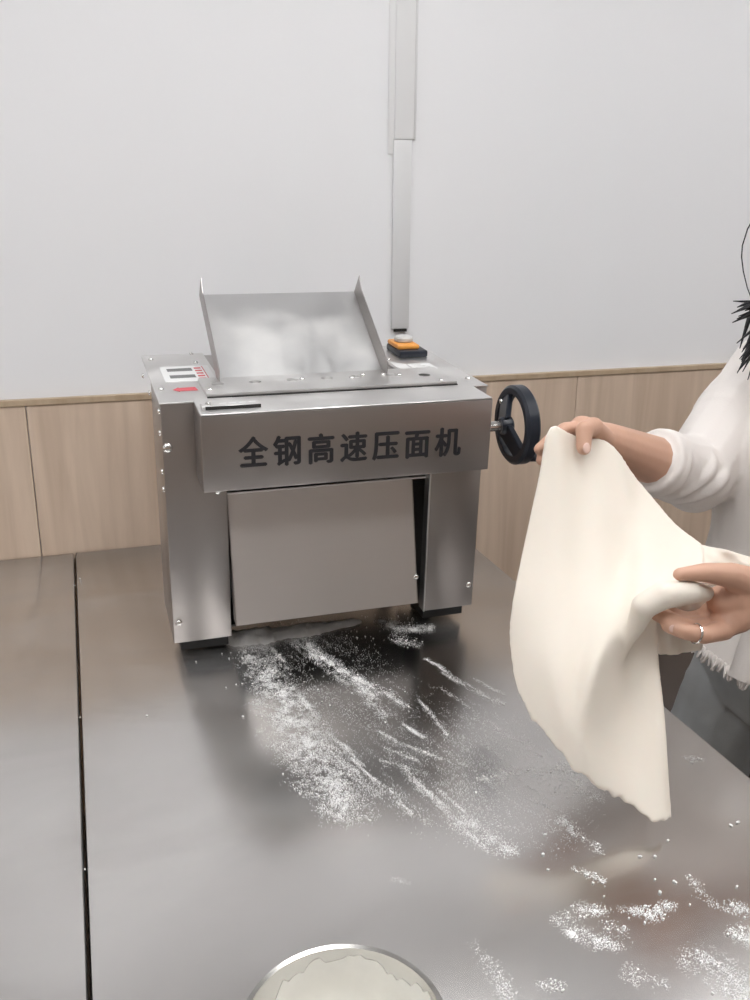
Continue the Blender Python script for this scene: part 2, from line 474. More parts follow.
def strip_with_holes(x0, x1, y0, y1, z0, z1, holes, n=20):
    """flat bar pierced by round holes given as (x, y, radius)"""
    bm = bmesh.new()
    hs = sorted(holes)
    cuts = [x0] + [(a[0] + b_[0]) / 2 for a, b_ in zip(hs[:-1], hs[1:])] + [x1]
    for (hx, hy, r), xa, xb in zip(hs, cuts[:-1], cuts[1:]):
        out = []; inn = []
        angs = sorted([2 * math.pi * k / n for k in range(n)] + [math.atan2(cy - hy, cx - hx) % (2 * math.pi) for cx in (xa, xb) for cy in (y0, y1)])
        for a in angs:
            c, s = math.cos(a), math.sin(a)
            tt = min([(xb - hx) / c if c > 1e-9 else 1e9, (xa - hx) / c if c < -1e-9 else 1e9, (y1 - hy) / s if s > 1e-9 else 1e9, (y0 - hy) / s if s < -1e-9 else 1e9])
            out.append((hx + c * tt, hy + s * tt)); inn.append((hx + c * r, hy + s * r))
        k = len(angs)
        V = lambda L, z: [bm.verts.new((p[0], p[1], z)) for p in L]
        ot, it, ob, ib = V(out, z1), V(inn, z1), V(out, z0), V(inn, z0)
        for i in range(k):
            j = (i + 1) % k
            bm.faces.new((ot[i], ot[j], it[j], it[i])); bm.faces.new((ob[i], ib[i], ib[j], ob[j])); bm.faces.new((it[i], it[j], ib[j], ib[i]))
            bm.faces.new((ot[i], ob[i], ob[j], ot[j]))
    bmesh.ops.remove_doubles(bm, verts=bm.verts, dist=1e-5)
    return bm
HOLES = [(-0.162, 0.074, 0.0095), (-0.1045, 0.076, 0.0095), (-0.046, 0.077, 0.0095), (0.0105, 0.077, 0.0095), (0.060, 0.079, 0.0095), (0.1196, 0.077, 0.0095), (0.171, 0.066, 0.0095)]
SZ = ZT + 0.0027
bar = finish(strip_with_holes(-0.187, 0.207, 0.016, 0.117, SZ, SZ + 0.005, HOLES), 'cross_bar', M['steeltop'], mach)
for k, (hx, hy, r) in enumerate(HOLES):
    lathe('hole_shade', [(r * 0.98, -0.0002), (r * 0.98, 0.0006)], M['gap'], bar, (hx, hy, SZ + 0.0002), n=20)  # dark disc, the shade inside the hole put in as colour
    if k != 6:
        lathe('flour_fill', [(r * 0.80, 0), (r * 0.74, 0.0012), (r * 0.4, 0.0018)], M['flourpile'], bar, (hx + 0.0016, hy - 0.0010, SZ + 0.0009), n=18)
box('gap_shade', (-0.187, 0.0118, ZT - 0.02), (0.207, 0.0158, SZ + 0.0010), M['gap'], bar)  # dark strip painted as the shadow in the gap behind the guard lid

# front guard box with the lettering
BL, BR, BP, B0, B1 = -0.2095, 0.2291, 0.0751, 0.3062, 0.4185
guard = box('front_guard', (BL, -BP, B0), (BR, -0.0012, B1), M['steel'], mach, bev=0.0022)
box('guard_lid', (BL + 0.0008, -BP + 0.001, B1 + 0.0001), (BR - 0.0008, 0.0105, B1 + 0.0022), M['steeltop'], mach, bev=0.0008, seg=1)
for k, ch in enumerate('全钢高速压面机'):
    cu = bpy.data.curves.new('character', 'FONT')
    cu.body = ch; cu.size = 0.0465; cu.align_x = 'CENTER'; cu.extrude = 0.0003; cu.resolution_u = 4
    to = bpy.data.objects.new('tmp_char', cu); C.objects.link(to)
    dg = bpy.context.evaluated_depsgraph_get()
    me = bpy.data.meshes.new_from_object(to.evaluated_get(dg), depsgraph=dg)
    bpy.data.objects.remove(to)
    me.transform(Matrix.Diagonal((0.91, 1.03, 1, 1)))
    bm = bmesh.new()
    for dx, dy, dz in ((0, 0, 0), (0.0014, 0, 0.00004), (-0.0014, 0, 0.00008), (0, 0.0010, 0.00012), (0, -0.0010, 0.00016)):
        k0 = len(bm.verts)
        bm.from_mesh(me)
        bm.verts.ensure_lookup_table()
        for v in bm.verts[k0:]:
            v.co += Vector((dx, dy, dz))
    bm.to_mesh(me); bm.free()
    me.transform(Matrix.Rotation(math.pi / 2, 4, 'X'))
    me.materials.clear(); me.materials.append(M['ink'])
    o = link('character', me, None, guard)
    o.location = (-0.1375 + k * 0.0494, -BP - 0.0003, 0.3440 - k * 0.0010)
# little engraved scale plate on the lid
sp = box('scale_plate', (-0.204, -0.052, B1 + 0.0023), (-0.121, -0.030, B1 + 0.0075), M['steeltop'], mach, bev=0.0008, seg=1)
box('plate_shadow', (-0.199, -0.0535, B1 + 0.0023), (-0.121, -0.0522, B1 + 0.0072), M['gap'], sp)  # dark bar standing in for the shadow under the plate's front edge
for k in range(4):
    box('mark', (-0.178 + k * 0.014, -0.043, B1 + 0.00752), (-0.168 + k * 0.014, -0.037, B1 + 0.0078), M['paper'], sp)
box('mark', (-0.186, -0.041, B1 + 0.00752), (-0.182, -0.0395, B1 + 0.0078), M['paper'], sp)
lathe('screw', [(0.0045, 0), (0.0042, 0.0015), (0.0025, 0.0028)], M['screw'], sp, (-0.194, -0.040, B1 + 0.0075), n=14)

# sloping discharge panel under the guard
PT, PB = (0.020, 0.2655), (-0.030, 0.0635)
PXL, PXR = -0.1625, 0.1405
th = 0.0025
dn = Vector((0, PB[0] - PT[0], PB[1] - PT[1])).normalized()
nn = Vector((0, dn.z, -dn.y)).normalized()        # outward: towards the viewer, slightly up
if nn.y > 0: nn = -nn
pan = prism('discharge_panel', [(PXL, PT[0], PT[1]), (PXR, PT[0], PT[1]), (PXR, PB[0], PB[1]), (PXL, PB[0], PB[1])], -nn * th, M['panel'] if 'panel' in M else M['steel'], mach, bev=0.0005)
prism('top_lip', [(PXL - 0.002, PT[0] - 0.004, PT[1] + 0.0005), (PXR + 0.022, PT[0] - 0.004, PT[1] + 0.0005), (PXR + 0.022, PT[0] + 0.03, PT[1] + 0.0045), (PXL - 0.002, PT[0] + 0.03, PT[1] + 0.0045)], (0, 0, 0.0030), M['steeltop'], pan)
prism('side_flange', [(PXR, PT[0], PT[1]), (PXR, PB[0], PB[1]), (PXR, PB[0] + 0.022, PB[1] + 0.002), (PXR, PT[0] + 0.022, PT[1])], (-0.002, 0, 0), M['steel'], pan)
prism('side_flange', [(PXL, PT[0], PT[1]), (PXL, PB[0], PB[1]), (PXL, PB[0] + 0.022, PB[1] + 0.002), (PXL, PT[0] + 0.022, PT[1])], (0.002, 0, 0), M['steel'], pan)
# folded edge of the right housing beside the panel
box('edge_strip', (C2 - 0.0022, -0.0016, ZB), (C2 + 0.0006, 0.02, 0.30), M['steeltop'], mach, bev=0.0006, seg=1)

# feed tray
ty0, tz0, ty1, tz1 = 0.100, 0.4175, 0.278, 0.528
TXL, TXR = -0.157, 0.113
td = Vector((0, ty1 - ty0, tz1 - tz0)).normalized(); tn = Vector((0, -td.z, td.y))
A = Vector((0, ty0, tz0)); B = Vector((0, ty1, tz1))
X = lambda x, p: Vector((x, p.y, p.z))
tray = prism('feed_tray', [X(TXL, A), X(TXR, A), X(TXR, B), X(TXL, B)], -tn * 0.0015, M['traysteel'], mach)
fh = 0.031
for x, dx in ((TXL, -0.0016), (TXR, 0.0016)):
    prism('tray_side', [X(x, A), X(x, B), X(x, B + tn * fh + Vector((0, -0.012, 0.006))), X(x, B + tn * fh * 0.98 - td * 0.03), X(x, A + tn * fh), X(x, A + tn * 0.004 - td * 0.01)], (dx, 0, 0), M['steel'], tray)
prism('folded_rim', [X(TXL, B), X(TXR, B), X(TXR, B - tn * 0.012 + td * 0.002), X(TXL, B - tn * 0.012 + td * 0.002)], td * 0.0015, M['traysteel'], tray)

# screws
def screw(loc, axis, r=0.0042, name='screw', parent=mach):
    return lathe(name, [(r, 0), (r, r * 0.25), (r * 0.8, r * 0.55), (r * 0.4, r * 0.72)], M['screw'], parent, loc, axis, n=14, angle=60)
tz = ZT + 0.0026
for x, y, r in ((-0.2435, 0.285, .0045), (-0.1715, 0.316, .004), (-0.1726, 0.2475, .0045), (-0.2473, 0.0766, .0045), (0.2395, 0.0464, .005), (0.242, 0.285, .0045), (0.144 + 0.012, 0.205, .004)):
    screw((x, y, tz), (0, 0, 1), r)
for x, y in ((-0.179, 0.040), (0.1838, 0.024), (-0.03, 0.077), (0.049, 0.069), (0.072, 0.085), (0.105, 0.080), (0.13, 0.072)):
    screw((x, y, SZ + 0.005), (0, 0, 1), 0.0042, parent=bar)
for p in ((-0.2475, 0, 0.0655), (0.2435, 0, 0.0700)):
    screw(p, (0, -1, 0), 0.0055)
screw((-0.2490, 0, 0.353), (0, -1, 0), 0.0075, 'round_head_bolt')
screw((0.143 - 0.004, -0.018, 0.106), (0, -1, 0), 0.005)
for y, z in ((0.012, 0.405), (0.02, 0.37), (0.02, 0.31), (0.012, 0.285), (0.18, 0.39), (0.3, 0.39)):
    screw((XL, y, z), (-1, 0, 0), 0.0045)
for x, z in ((0.178, 0.2985), (0.190, 0.299)):
    screw((x, 0, z), (0, -1, 0), 0.003)
screw((-0.1885, -0.07, B0 - 0.001), (0, -1, -0.4), 0.0045)

# switch: black base, orange plate, grey push button under a clear hood
sw = box('switch_base', (0.180, 0.213, tz), (0.233, 0.290, tz + 0.012), M['black'], mach, bev=0.003)
box('switch_plate', (0.181, 0.226, tz + 0.012), (0.222, 0.288, tz + 0.020), M['orange'], sw, bev=0.003)
lathe('push_button', [(0.015, 0), (0.017, 0.002), (0.017, 0.007), (0.014, 0.010), (0.006, 0.011)], M['greybtn'], sw, (0.203, 0.260, tz + 0.020), n=24)

# printed labels on the top plates
lz = tz + 0.0001
lab = box('rating_plate', (-0.236, 0.118, lz), (-0.157, 0.224, lz + 0.0005), M['paper'], mach)
for yy in (0.142, 0.188):
    row = box('grey_print_row', (-0.226, yy - 0.001, lz + 0.0006), (-0.186, yy + 0.019, lz + 0.0008), M['inkgrey'], lab)
for k in range(5):
    box('red_print', (-0.182, 0.128 + k * 0.018, lz + 0.0006), (-0.171, 0.137 + k * 0.018, lz + 0.0008), M['inkred'], lab)
box('red_line', (-0.1685, 0.122, lz + 0.0006), (-0.167, 0.218, lz + 0.0008), M['inkred'], lab)
prism('arrow_sticker', [(-0.230, 0.070, lz), (-0.221, 0.083, lz), (-0.221, 0.079, lz), (-0.196, 0.081, lz), (-0.194, 0.061, lz), (-0.221, 0.061, lz), (-0.221, 0.057, lz)], (0, 0, 0.0005), M['inkred'], mach)
l2 = prism('instruction_label', [(0.150, 0.120, lz), (0.172, 0.120, lz), (0.1735, 0.165, lz), (0.152, 0.192, lz)], (0, 0, 0.0005), M['paper'], mach)
l3 = box('control_label', (0.176, 0.120, lz), (0.217, 0.166, lz + 0.0005), M['paper'], mach)
for k in range(3):
    box('print_line', (0.182, 0.136 + k * 0.010, lz + 0.0006), (0.208 - k * 0.005, 0.138 + k * 0.010, lz + 0.0008), M['greybtn'], l3)

# handwheel on the right
wx, wy, wz = 0.306, 0.012, 0.3475
hw = lathe('handwheel', [(0.0510, 0.002), (0.0515, -0.001), (0.061, -0.001), (0.0655, 0.003), (0.0655, 0.019), (0.062, 0.0225), (0.0520, 0.0225), (0.0510, 0.019), (0.0510, 0.002)], M['black'], mach, (wx, wy, wz), axis=(1, 0, 0), n=48, cap0=False, cap1=False)
lathe('hub', [(0.012, -0.020), (0.0145, -0.017), (0.0160, -0.002), (0.012, 0.001)], M['black'], hw, (wx, wy, wz), axis=(1, 0, 0), n=28)
lathe('axle', [(0.0085, -0.055), (0.0085, -0.018), (0.007, -0.017)], M['screw'], hw, (wx, wy, wz), axis=(1, 0, 0), n=20)
for a in (-52, 128):
    dy, dz = -math.cos(math.radians(a)), math.sin(math.radians(a))
    py, pz = -dz, dy
    w0, w1 = 0.0185, 0.0165
    r0, r1 = 0.006, 0.054
    prism('spoke', [(wx - 0.016, wy + dy * r0 + py * w0, wz + dz * r0 + pz * w0), (wx + 0.001, wy + dy * r1 + py * w1, wz + dz * r1 + pz * w1), (wx + 0.001, wy + dy * r1 - py * w1, wz + dz * r1 - pz * w1), (wx - 0.016, wy + dy * r0 - py * w0, wz + dz * r0 - pz * w0)], (0.010, 0, 0), M['black'], hw, bev=0.0015)
screw((wx - 0.001, wy + 0.040, wz + 0.030), (-1, 0, 0), 0.0045, parent=hw)
screw((wx + 0.003, wy - 0.022, wz - 0.038), (-1, 0, 0), 0.004, parent=hw)
lathe('wheel_grip', [(0.006, 0.0), (0.007, 0.004), (0.009, 0.03), (0.0075, 0.045), (0.003, 0.048)], M['black'], hw, (wx + 0.020, wy - 0.03, wz - 0.048), axis=(1, 0, 0), n=18)

# ------------------------------------------------------------------ steel bowl at the front edge
bowl = empty('mixing_bowl', (-0.2085, -0.806, 0.0))
tag(bowl, 'small shiny steel bowl with pale dough at the bottom edge of the picture', 'bowl')
lathe('bowl_shell', [(0.0, 0.0005), (0.045, 0.0005), (0.060, 0.008), (0.074, 0.035), (0.0800, 0.073), (0.0825, 0.0745), (0.0832, 0.0760), (0.0822, 0.0775), (0.0788, 0.0762), (0.0722, 0.036), (0.058, 0.010), (0.044, 0.003), (0.0, 0.003)], M['bowl'], bowl, n=64, cap0=False, cap1=False, angle=50)
M['bowlmix'] = plain('pale_batter', (0.76, 0.74, 0.68), 0.55, noise=0.10, nscale=40)
bm = bmesh.new()
n = 40
prof = [(0.050, 0.0065), (0.0600, 0.013), (0.0650, 0.020), (0.0640, 0.0255), (0.055, 0.030), (0.040, 0.034), (0.020, 0.036), (0.004, 0.0365)]
add_lathe(bm, prof, n=n)
for v in bm.verts:
    if v.co.z > 0.024:
        v.co.z += 0.005 * (float(vnoise([[v.co.x, v.co.y, 0]], 45, 3)[0]) - 0.5)
finish(bm, 'bowl_dough', M['bowlmix'], bowl, smooth=True)
# batter smeared up the inside of the bowl, with bare steel showing through near the rim
bm = bmesh.new(); n = 96; rows = []
for k in range(n):
    a = 2 * math.pi * k / n
    q = [[math.cos(a) * 2.2, math.sin(a) * 2.2]]
    top = 0.058 + 0.016 * min(1.0, max(0.0, 1.7 * float(vnoise(q, 1.3, 51)[0]) - 0.1)) - 0.010 * float(vnoise(q, 5.0, 52)[0])
    rows.append([])
    for j in range(7):
        z = 0.026 + (top - 0.026) * j / 6
        r = np.interp(z, [0.010, 0.036, 0.0762], [0.058, 0.0722, 0.0788]) - (0.0014 if j < 6 else 0.0003)
        rows[-1].append(bm.verts.new((math.cos(a) * r, math.sin(a) * r, z)))
for k in range(n):
    for j in range(6):
        bm.faces.new((rows[k][j], rows[(k + 1) % n][j], rows[(k + 1) % n][j + 1], rows[k][j + 1]))
finish(bm, 'batter_smear', M['bowlmix'], bowl, smooth=True)

# added dark box, fills the dark patch beyond the table's right edge
bx = empty('filler_box', (0.83, 0.30, FZ))
tag(bx, 'added dark brown box filling the dark patch between table and panelled wall, behind the jeans', 'box')
box('box_body', (-0.33, -0.20, 0.001), (0.33, 0.20, 0.44), M['boxbrown'], bx, bev=0.004)
box('box_lid', (-0.34, -0.21, 0.4405), (0.34, 0.21, 0.475), M['boxbrown'], bx, bev=0.005)

# ------------------------------------------------------------------ flour on the table
STREAKS=[
  ([(-0.1335,-0.0012),(-0.13,-0.0664),(-0.1248,-0.1397),(-0.1225,-0.2423),(-0.1137,-0.3528),(-0.1055,-0.45)], 0.0275, 0.58, 0.9),
  ([(-0.1169,-0.1727),(-0.1206,-0.2824),(-0.1112,-0.4027)], 0.0344, 0.36, 1.0),
  ([(-0.0993,-0.1414),(-0.0806,-0.247),(-0.0648,-0.342),(-0.0461,-0.4229),(-0.031,-0.4791)], 0.0048, 0.80, 0.2),
  ([(-0.0943,-0.2776),(-0.0786,-0.3567),(-0.0611,-0.4289)], 0.0075, 0.45, 0.3),
  ([(-0.0506,0.0112),(-0.0336,-0.0681),(-0.0075,-0.1375),(0.0073,-0.202)], 0.0144, 0.75, 0.5),
  ([(-0.0057,-0.1314),(0.0303,-0.1937),(0.0452,-0.2405)], 0.0085, 0.70, 0.5),
  ([(-0.0007,-0.178),(0.0075,-0.2576)], 0.0098, 0.50, 0.5),
  ([(-0.0423,-0.0105),(-0.0444,-0.0718)], 0.0054, 0.70, 0.2),
  ([(-0.101,-0.0038),(-0.0928,-0.057)], 0.0036, 0.60, 0.2),
  ([(0.1279,-0.1177),(0.1416,-0.1767),(0.161,-0.2278),(0.1809,-0.2794)], 0.0051, 0.75, 0.2),
  ([(0.1686,-0.1916),(0.1976,-0.2545)], 0.0042, 0.30, 0.2),
  ([(0.1131,-0.2067),(0.1331,-0.2734)], 0.0042, 0.35, 0.2),
  ([(0.0245,-0.2904),(0.0417,-0.3275)], 0.0041, 1.00, 0.1),
  ([(0.0692,-0.2301),(0.0736,-0.2752),(0.0731,-0.3294)], 0.0033, 0.70, 0.4),
  ([(-0.0135,-0.2947),(0.0104,-0.3382),(0.0373,-0.3688),(0.0662,-0.4016)], 0.0039, 0.75, 0.2),
  ([(-0.0167,-0.3348),(0.0165,-0.3792)], 0.0030, 0.40, 0.2),
  ([(-0.0318,-0.3594),(0.0186,-0.4099)], 0.0029, 0.35, 0.2),
  ([(-0.0081,-0.3902),(0.0058,-0.4602),(0.0101,-0.4978)], 0.0041, 0.60, 0.2),
  ([(-0.0056,-0.4312),(0.008,-0.4712),(0.0207,-0.5089)], 0.0048, 0.60, 0.2),
  ([(0.0143,-0.4417),(0.0241,-0.47),(0.0315,-0.4926)], 0.0028, 0.55, 0.2),
  ([(-0.0378,-0.4255),(-0.0228,-0.5011)], 0.0053, 0.40, 0.3),
  ([(0.0207,-0.5089),(0.0292,-0.5417),(0.0472,-0.5726)], 0.0133, 0.75, 0.4),
  ([(0.08,-0.4402),(0.1011,-0.4423),(0.129,-0.4281),(0.1558,-0.4457)], 0.0075, 0.55, 0.5),
  ([(0.1421,-0.3158),(0.1472,-0.3444),(0.1542,-0.3675)], 0.0047, 0.55, 0.4),
  ([(0.1624,-0.3751),(0.179,-0.4151)], 0.0094, 0.30, 0.5),
  ([(0.1167,-0.4947),(0.1403,-0.5265)], 0.0035, 0.40, 0.2),
  ([(0.1871,-0.4461),(0.1915,-0.4793),(0.1892,-0.5172)], 0.0129, 0.60, 0.9),
  ([(0.1329,-0.54),(0.138,-0.5664),(0.1479,-0.6004)], 0.0066, 0.55, 0.8),
  ([(0.1065,-0.6219),(0.1173,-0.6352),(0.1248,-0.6473)], 0.0050, 0.80, 0.6),
  ([(0.0547,-0.6832),(0.0798,-0.6794),(0.1009,-0.6831)], 0.0096, 0.55, 0.6),
  ([(0.059,-0.7058),(0.0713,-0.7233),(0.0915,-0.7269)], 0.0115, 0.95, 0.4),
  ([(0.0899,-0.7014),(0.1104,-0.7149)], 0.0057, 0.60, 0.8),
  ([(0.1241,-0.6933),(0.1479,-0.7022),(0.1718,-0.7023)], 0.0080, 0.70, 1.0),
  ([(0.2173,-0.6729),(0.2142,-0.711)], 0.0097, 0.25, 0.6),
  ([(0.2291,-0.7157),(0.2473,-0.7319)], 0.0072, 0.70, 0.6),
  ([(0.2161,-0.748),(0.2172,-0.769)], 0.0103, 0.70, 0.7),
  ([(0.1582,-0.7704),(0.1707,-0.8057),(0.1651,-0.8333)], 0.0193, 0.60, 0.5),
  ([(0.0835,-0.766),(0.1037,-0.7846)], 0.0109, 0.35, 0.7),
  ([(-0.0393,-0.6953),(-0.0338,-0.7291),(-0.0418,-0.7567)], 0.0097, 0.40, 0.6),
  ([(-0.0033,-0.751),(0.0146,-0.7566)], 0.0062, 0.45, 0.5),
  ([(-0.0865,-0.578),(-0.0732,-0.5886)], 0.0038, 0.35, 0.4),
  ([(-0.0506,0.0112),(-0.0012,-0.266),(0.0349,-0.4692)], 0.0972, 0.13, 0.3),
  ([(0.1335,-0.3077),(0.1235,-0.4537),(0.124,-0.5564)], 0.0727, 0.10, 0.4),
  ([(0.1068,0.0359),(0.1294,-0.0042),(0.1698,-0.0084)], 0.0139, 0.90, 0.9),
  ([(0.1032,-0.0281),(0.1263,-0.0621)], 0.0116, 0.50, 0.9),
  ([(-0.1509,0.0115),(-0.143,-0.0345)], 0.0090, 0.50, 0.7),
  ([(0.3597,-0.476),(0.3732,-0.485)], 0.0060, 0.50, 1.0),
]
CRUMBS= [(-0.1936, -0.1123), (-0.2257, -0.0162), (-0.1839, -0.2013), (-0.1823, -0.001), (-0.3947, 0.39), (-0.3129, -0.1586), (-0.0938, -0.0317), (-0.0635, -0.1586), (-0.0667, -0.1942), (-0.0585, -0.2085), (0.1199, -0.041), (0.0588, -0.2025), (0.1866, -0.6248), (0.2026, -0.6298), (0.2211, -0.6676), (0.2587, -0.6971), (0.3195, -0.6097), (0.331, -0.6075), (0.1989, -0.6704), (0.103, -0.5592), (0.0846, -0.5895), (0.0783, -0.6131), (0.1747, -0.6803), (0.1811, -0.6616), (0.2, -0.6724), (0.1942, -0.7048), (0.2113, -0.7465), (0.2099, -0.7559), (0.205, -0.7515), (0.0593, -0.4621), (0.2327, -0.6107), (0.3406, -0.283), (-0.4043, 0.3571), (-0.4032, -0.1363), (-0.4032, -0.4627)]
DOUGH=[
   [(0.1867, -0.345, 0.4154), (0.1726, -0.36, 0.3646), (0.1477, -0.385, 0.2961), (0.1179, -0.42, 0.2339), (0.1066, -0.44, 0.1912), (0.0986, -0.475, 0.1501), (0.1033, -0.505, 0.1248)] ,
   [(0.2011, -0.34, 0.4274), (0.1967, -0.372, 0.366), (0.1734, -0.412, 0.2965), (0.1445, -0.457, 0.2332), (0.1253, -0.492, 0.1875), (0.119, -0.517, 0.1432), (0.1201, -0.54, 0.1002)] ,
   [(0.2424, -0.335, 0.4092), (0.2358, -0.375, 0.3504), (0.2151, -0.42, 0.2883), (0.1779, -0.475, 0.2237), (0.1512, -0.516, 0.1698), (0.1373, -0.542, 0.1283), (0.139, -0.56, 0.0775)] ,
   [(0.2814, -0.335, 0.3985), (0.2775, -0.38, 0.3349), (0.2553, -0.43, 0.2742), (0.2105, -0.492, 0.2268), (0.1691, -0.532, 0.1855), (0.1569, -0.55, 0.1164), (0.1674, -0.57, 0.0557)] ,
   [(0.3213, -0.36, 0.3494), (0.3067, -0.4, 0.3117), (0.2823, -0.45, 0.2721), (0.2375, -0.495, 0.2348), (0.2192, -0.505, 0.1663), (0.2018, -0.54, 0.0954), (0.2016, -0.58, 0.0324)] ,
   [(0.3474, -0.4, 0.3063), (0.3349, -0.43, 0.2855), (0.307, -0.465, 0.2658), (0.2568, -0.497, 0.2461), (0.2513, -0.505, 0.1613), (0.2358, -0.55, 0.0951), (0.2223, -0.597, 0.0209)] ,
   [(0.3676, -0.44, 0.2855), (0.3546, -0.462, 0.2724), (0.3287, -0.488, 0.2579), (0.2716, -0.5, 0.2428), (0.2687, -0.51, 0.1745), (0.2555, -0.555, 0.1079), (0.2445, -0.598, 0.0194)] ,
]


def seg_dist(P, a, b_):
    a = np.array(a); b_ = np.array(b_)
    ab = b_ - a
    t = np.clip(((P - a) @ ab) / (ab @ ab), 0, 1)
    q = P - (a + t[:, None] * ab)
    return np.sqrt((q ** 2).sum(1)), t
FX0, FX1, FY0, FY1, FS = -0.24, 0.395, -0.85, 0.09, 0.0007
nx = int((FX1 - FX0) / FS) + 1; ny = int((FY1 - FY0) / FS) + 1
gx, gy = np.meshgrid(FX0 + np.arange(nx) * FS, FY0 + np.arange(ny) * FS, indexing='ij')
G = np.stack([gx.ravel(), gy.ravel()], 1)
# streak-aligned noise: flour was swept towards the front
sd = np.array([0.28, -0.96]); sn = np.array([0.96, 0.28])
S = np.stack([G @ sd, G @ sn], 1)
streaky = 0.6 * vnoise(S * [1, 7], 22, 1) + 0.4 * vnoise(S * [1, 5], 60, 2)
clumpy = 0.45 * vnoise(G, 70, 3) + 0.35 * vnoise(G, 150, 4) + 0.2 * vnoise(G, 330, 5)
warp = np.stack([vnoise(G, 40, 6) - 0.5, vnoise(G, 40, 7) - 0.5], 1) * 0.012
dens = np.zeros(len(G))
for pts, wd, inten, cl in STREAKS:
    wp = min(1.0, wd / 0.012)
    Q = G + warp * wp
    lo = np.min(pts, 0) - 3 * wd; hi = np.max(pts, 0) + 3 * wd
    idx = np.where((Q[:, 0] > lo[0]) & (Q[:, 0] < hi[0]) & (Q[:, 1] > lo[1]) & (Q[:, 1] < hi[1]))[0]
    if len(idx) == 0: continue
    q = Q[idx]
    d = np.full(len(idx), 1e9); tt = np.zeros(len(idx))
    ns = len(pts) - 1
    for k in range(ns):
        dk, tk = seg_dist(q, pts[k], pts[k + 1])
        m = dk < d
        d[m] = dk[m]; tt[m] = (k + tk[m]) / ns
    taper = 0.45 + 0.55 * np.sin(np.pi * np.clip(tt * 0.9 + 0.07, 0, 1))
    g = np.exp(-(d / (wd * (0.6 + 0.4 * taper))) ** 2)
    cm = np.clip((clumpy[idx] - 0.30) * 2.8, 0, 1.4); sm = np.clip((streaky[idx] - 0.25) * 2.0, 0, 1.2)
    tex = cl * cm + (1 - cl) * sm
    dens[idx] = 1 - (1 - dens[idx]) * (1 - np.clip(inten * g * tex, 0, 0.97))
# grains: a cell of the fine grid holds flour with a chance equal to how thickly it lies there
pick = (rng.random(nx * ny) < np.clip((dens - 0.02) * 1.05, 0, 1)).reshape(nx, ny)[:-1, :-1]
vid = np.arange(nx * ny).reshape(nx, ny)
quads = np.stack([vid[:-1, :-1][pick], vid[1:, :-1][pick], vid[1:, 1:][pick], vid[:-1, 1:][pick]], 1)
used = np.unique(quads)
remap = np.full(nx * ny, -1); remap[used] = np.arange(len(used))
quads = remap[quads]
verts = np.stack([G[used, 0] + rng.normal(0, 0.00016, len(used)), G[used, 1] + rng.normal(0, 0.00016, len(used)), 0.0004 + 0.0005 * rng.random(len(used))], 1)
me = bpy.data.meshes.new('flour_dusting')
me.from_pydata(verts.tolist(), [], quads.tolist())
fo = link('flour_dusting', me, M['flour'])
tag(fo, 'swept streaks and patches of white flour spread over the steel table', 'flour', kind='stuff')

# heap of flour lying along the foot of the machine
bm = bmesh.new()
nu, nv = 110, 16
for i in range(nu + 1):
    u = i / nu
    xx = -0.172 + 0.240 * u
    yc = 0.044 - 0.004 * math.sin(u * 3) + 0.006 * u
    wd = (0.030 * (1 - u) ** 0.45 * min(1, u * 14 + 0.25) + 0.002) * (0.75 + 0.5 * float(vnoise([[u * 9, 0.3]], 1.0, 21)[0]))
    for j in range(nv + 1):
        vv = j / nv * 2 - 1
        ed = 1 + 0.25 * (float(vnoise([[u * 40, vv]], 1.0, 22)[0]) - 0.5)
        hgt = 0.0125 * (wd / 0.03) * max(0, 1 - vv * vv) ** 0.8 * (0.7 + 0.6 * float(vnoise([[u * 25, vv * 3]], 1.0, 23)[0]))
        bm.verts.new((xx, yc + vv * wd * ed, 0.0005 + hgt))
bm.verts.ensure_lookup_table()
for i in range(nu):
    for j in range(nv):
        a = i * (nv + 1) + j
        bm.faces.new((bm.verts[a], bm.verts[a + nv + 1], bm.verts[a + nv + 2], bm.verts[a + 1]))
tag(finish(bm, 'flour_heap', M['flourpile'], None, smooth=True), 'long low heap of white flour along the machine foot', 'flour', kind='stuff')

# crumbs of flour and dough
bm = bmesh.new()
spots = [(x, y, random.uniform(0.0011, 0.0021)) for x, y in CRUMBS]
for pts, wd, inten, cl in STREAKS:
    if inten < 0.45 or cl < 0.5: continue
    L = sum(math.dist(a, b_) for a, b_ in zip(pts[:-1], pts[1:]))
    for k in range(int(6 + L * 260 * cl)):
        s = random.random() * (len(pts) - 1); i = int(s); f = s - i
        x = pts[i][0] * (1 - f) + pts[i + 1][0] * f + random.gauss(0, wd * 0.8)
        y = pts[i][1] * (1 - f) + pts[i + 1][1] * f + random.gauss(0, wd * 0.8)
        if x < 0.39 and y < 0.06: spots.append((x, y, random.uniform(0.0004, 0.0015) ** 1.0))
for k in range(70):
    spots.append((random.uniform(0.02, 0.16), random.gauss(0.015, 0.03), random.uniform(0.0004, 0.0011)))
for x, y, r in spots:
    Mx = Matrix.Translation((x, y, 0.0005 + r * 0.45)) @ Euler((0, 0, random.random() * 6)).to_matrix().to_4x4() @ Matrix.Diagonal((r * random.uniform(1, 1.9), r, r * 0.6, 1))
    bmesh.ops.create_icosphere(bm, subdivisions=1, radius=1.0, matrix=Mx)
tag(finish(bm, 'flour_crumbs', M['flourpile'], None, smooth=True), 'tiny white flour crumbs scattered across the steel table', 'crumbs', kind='stuff')

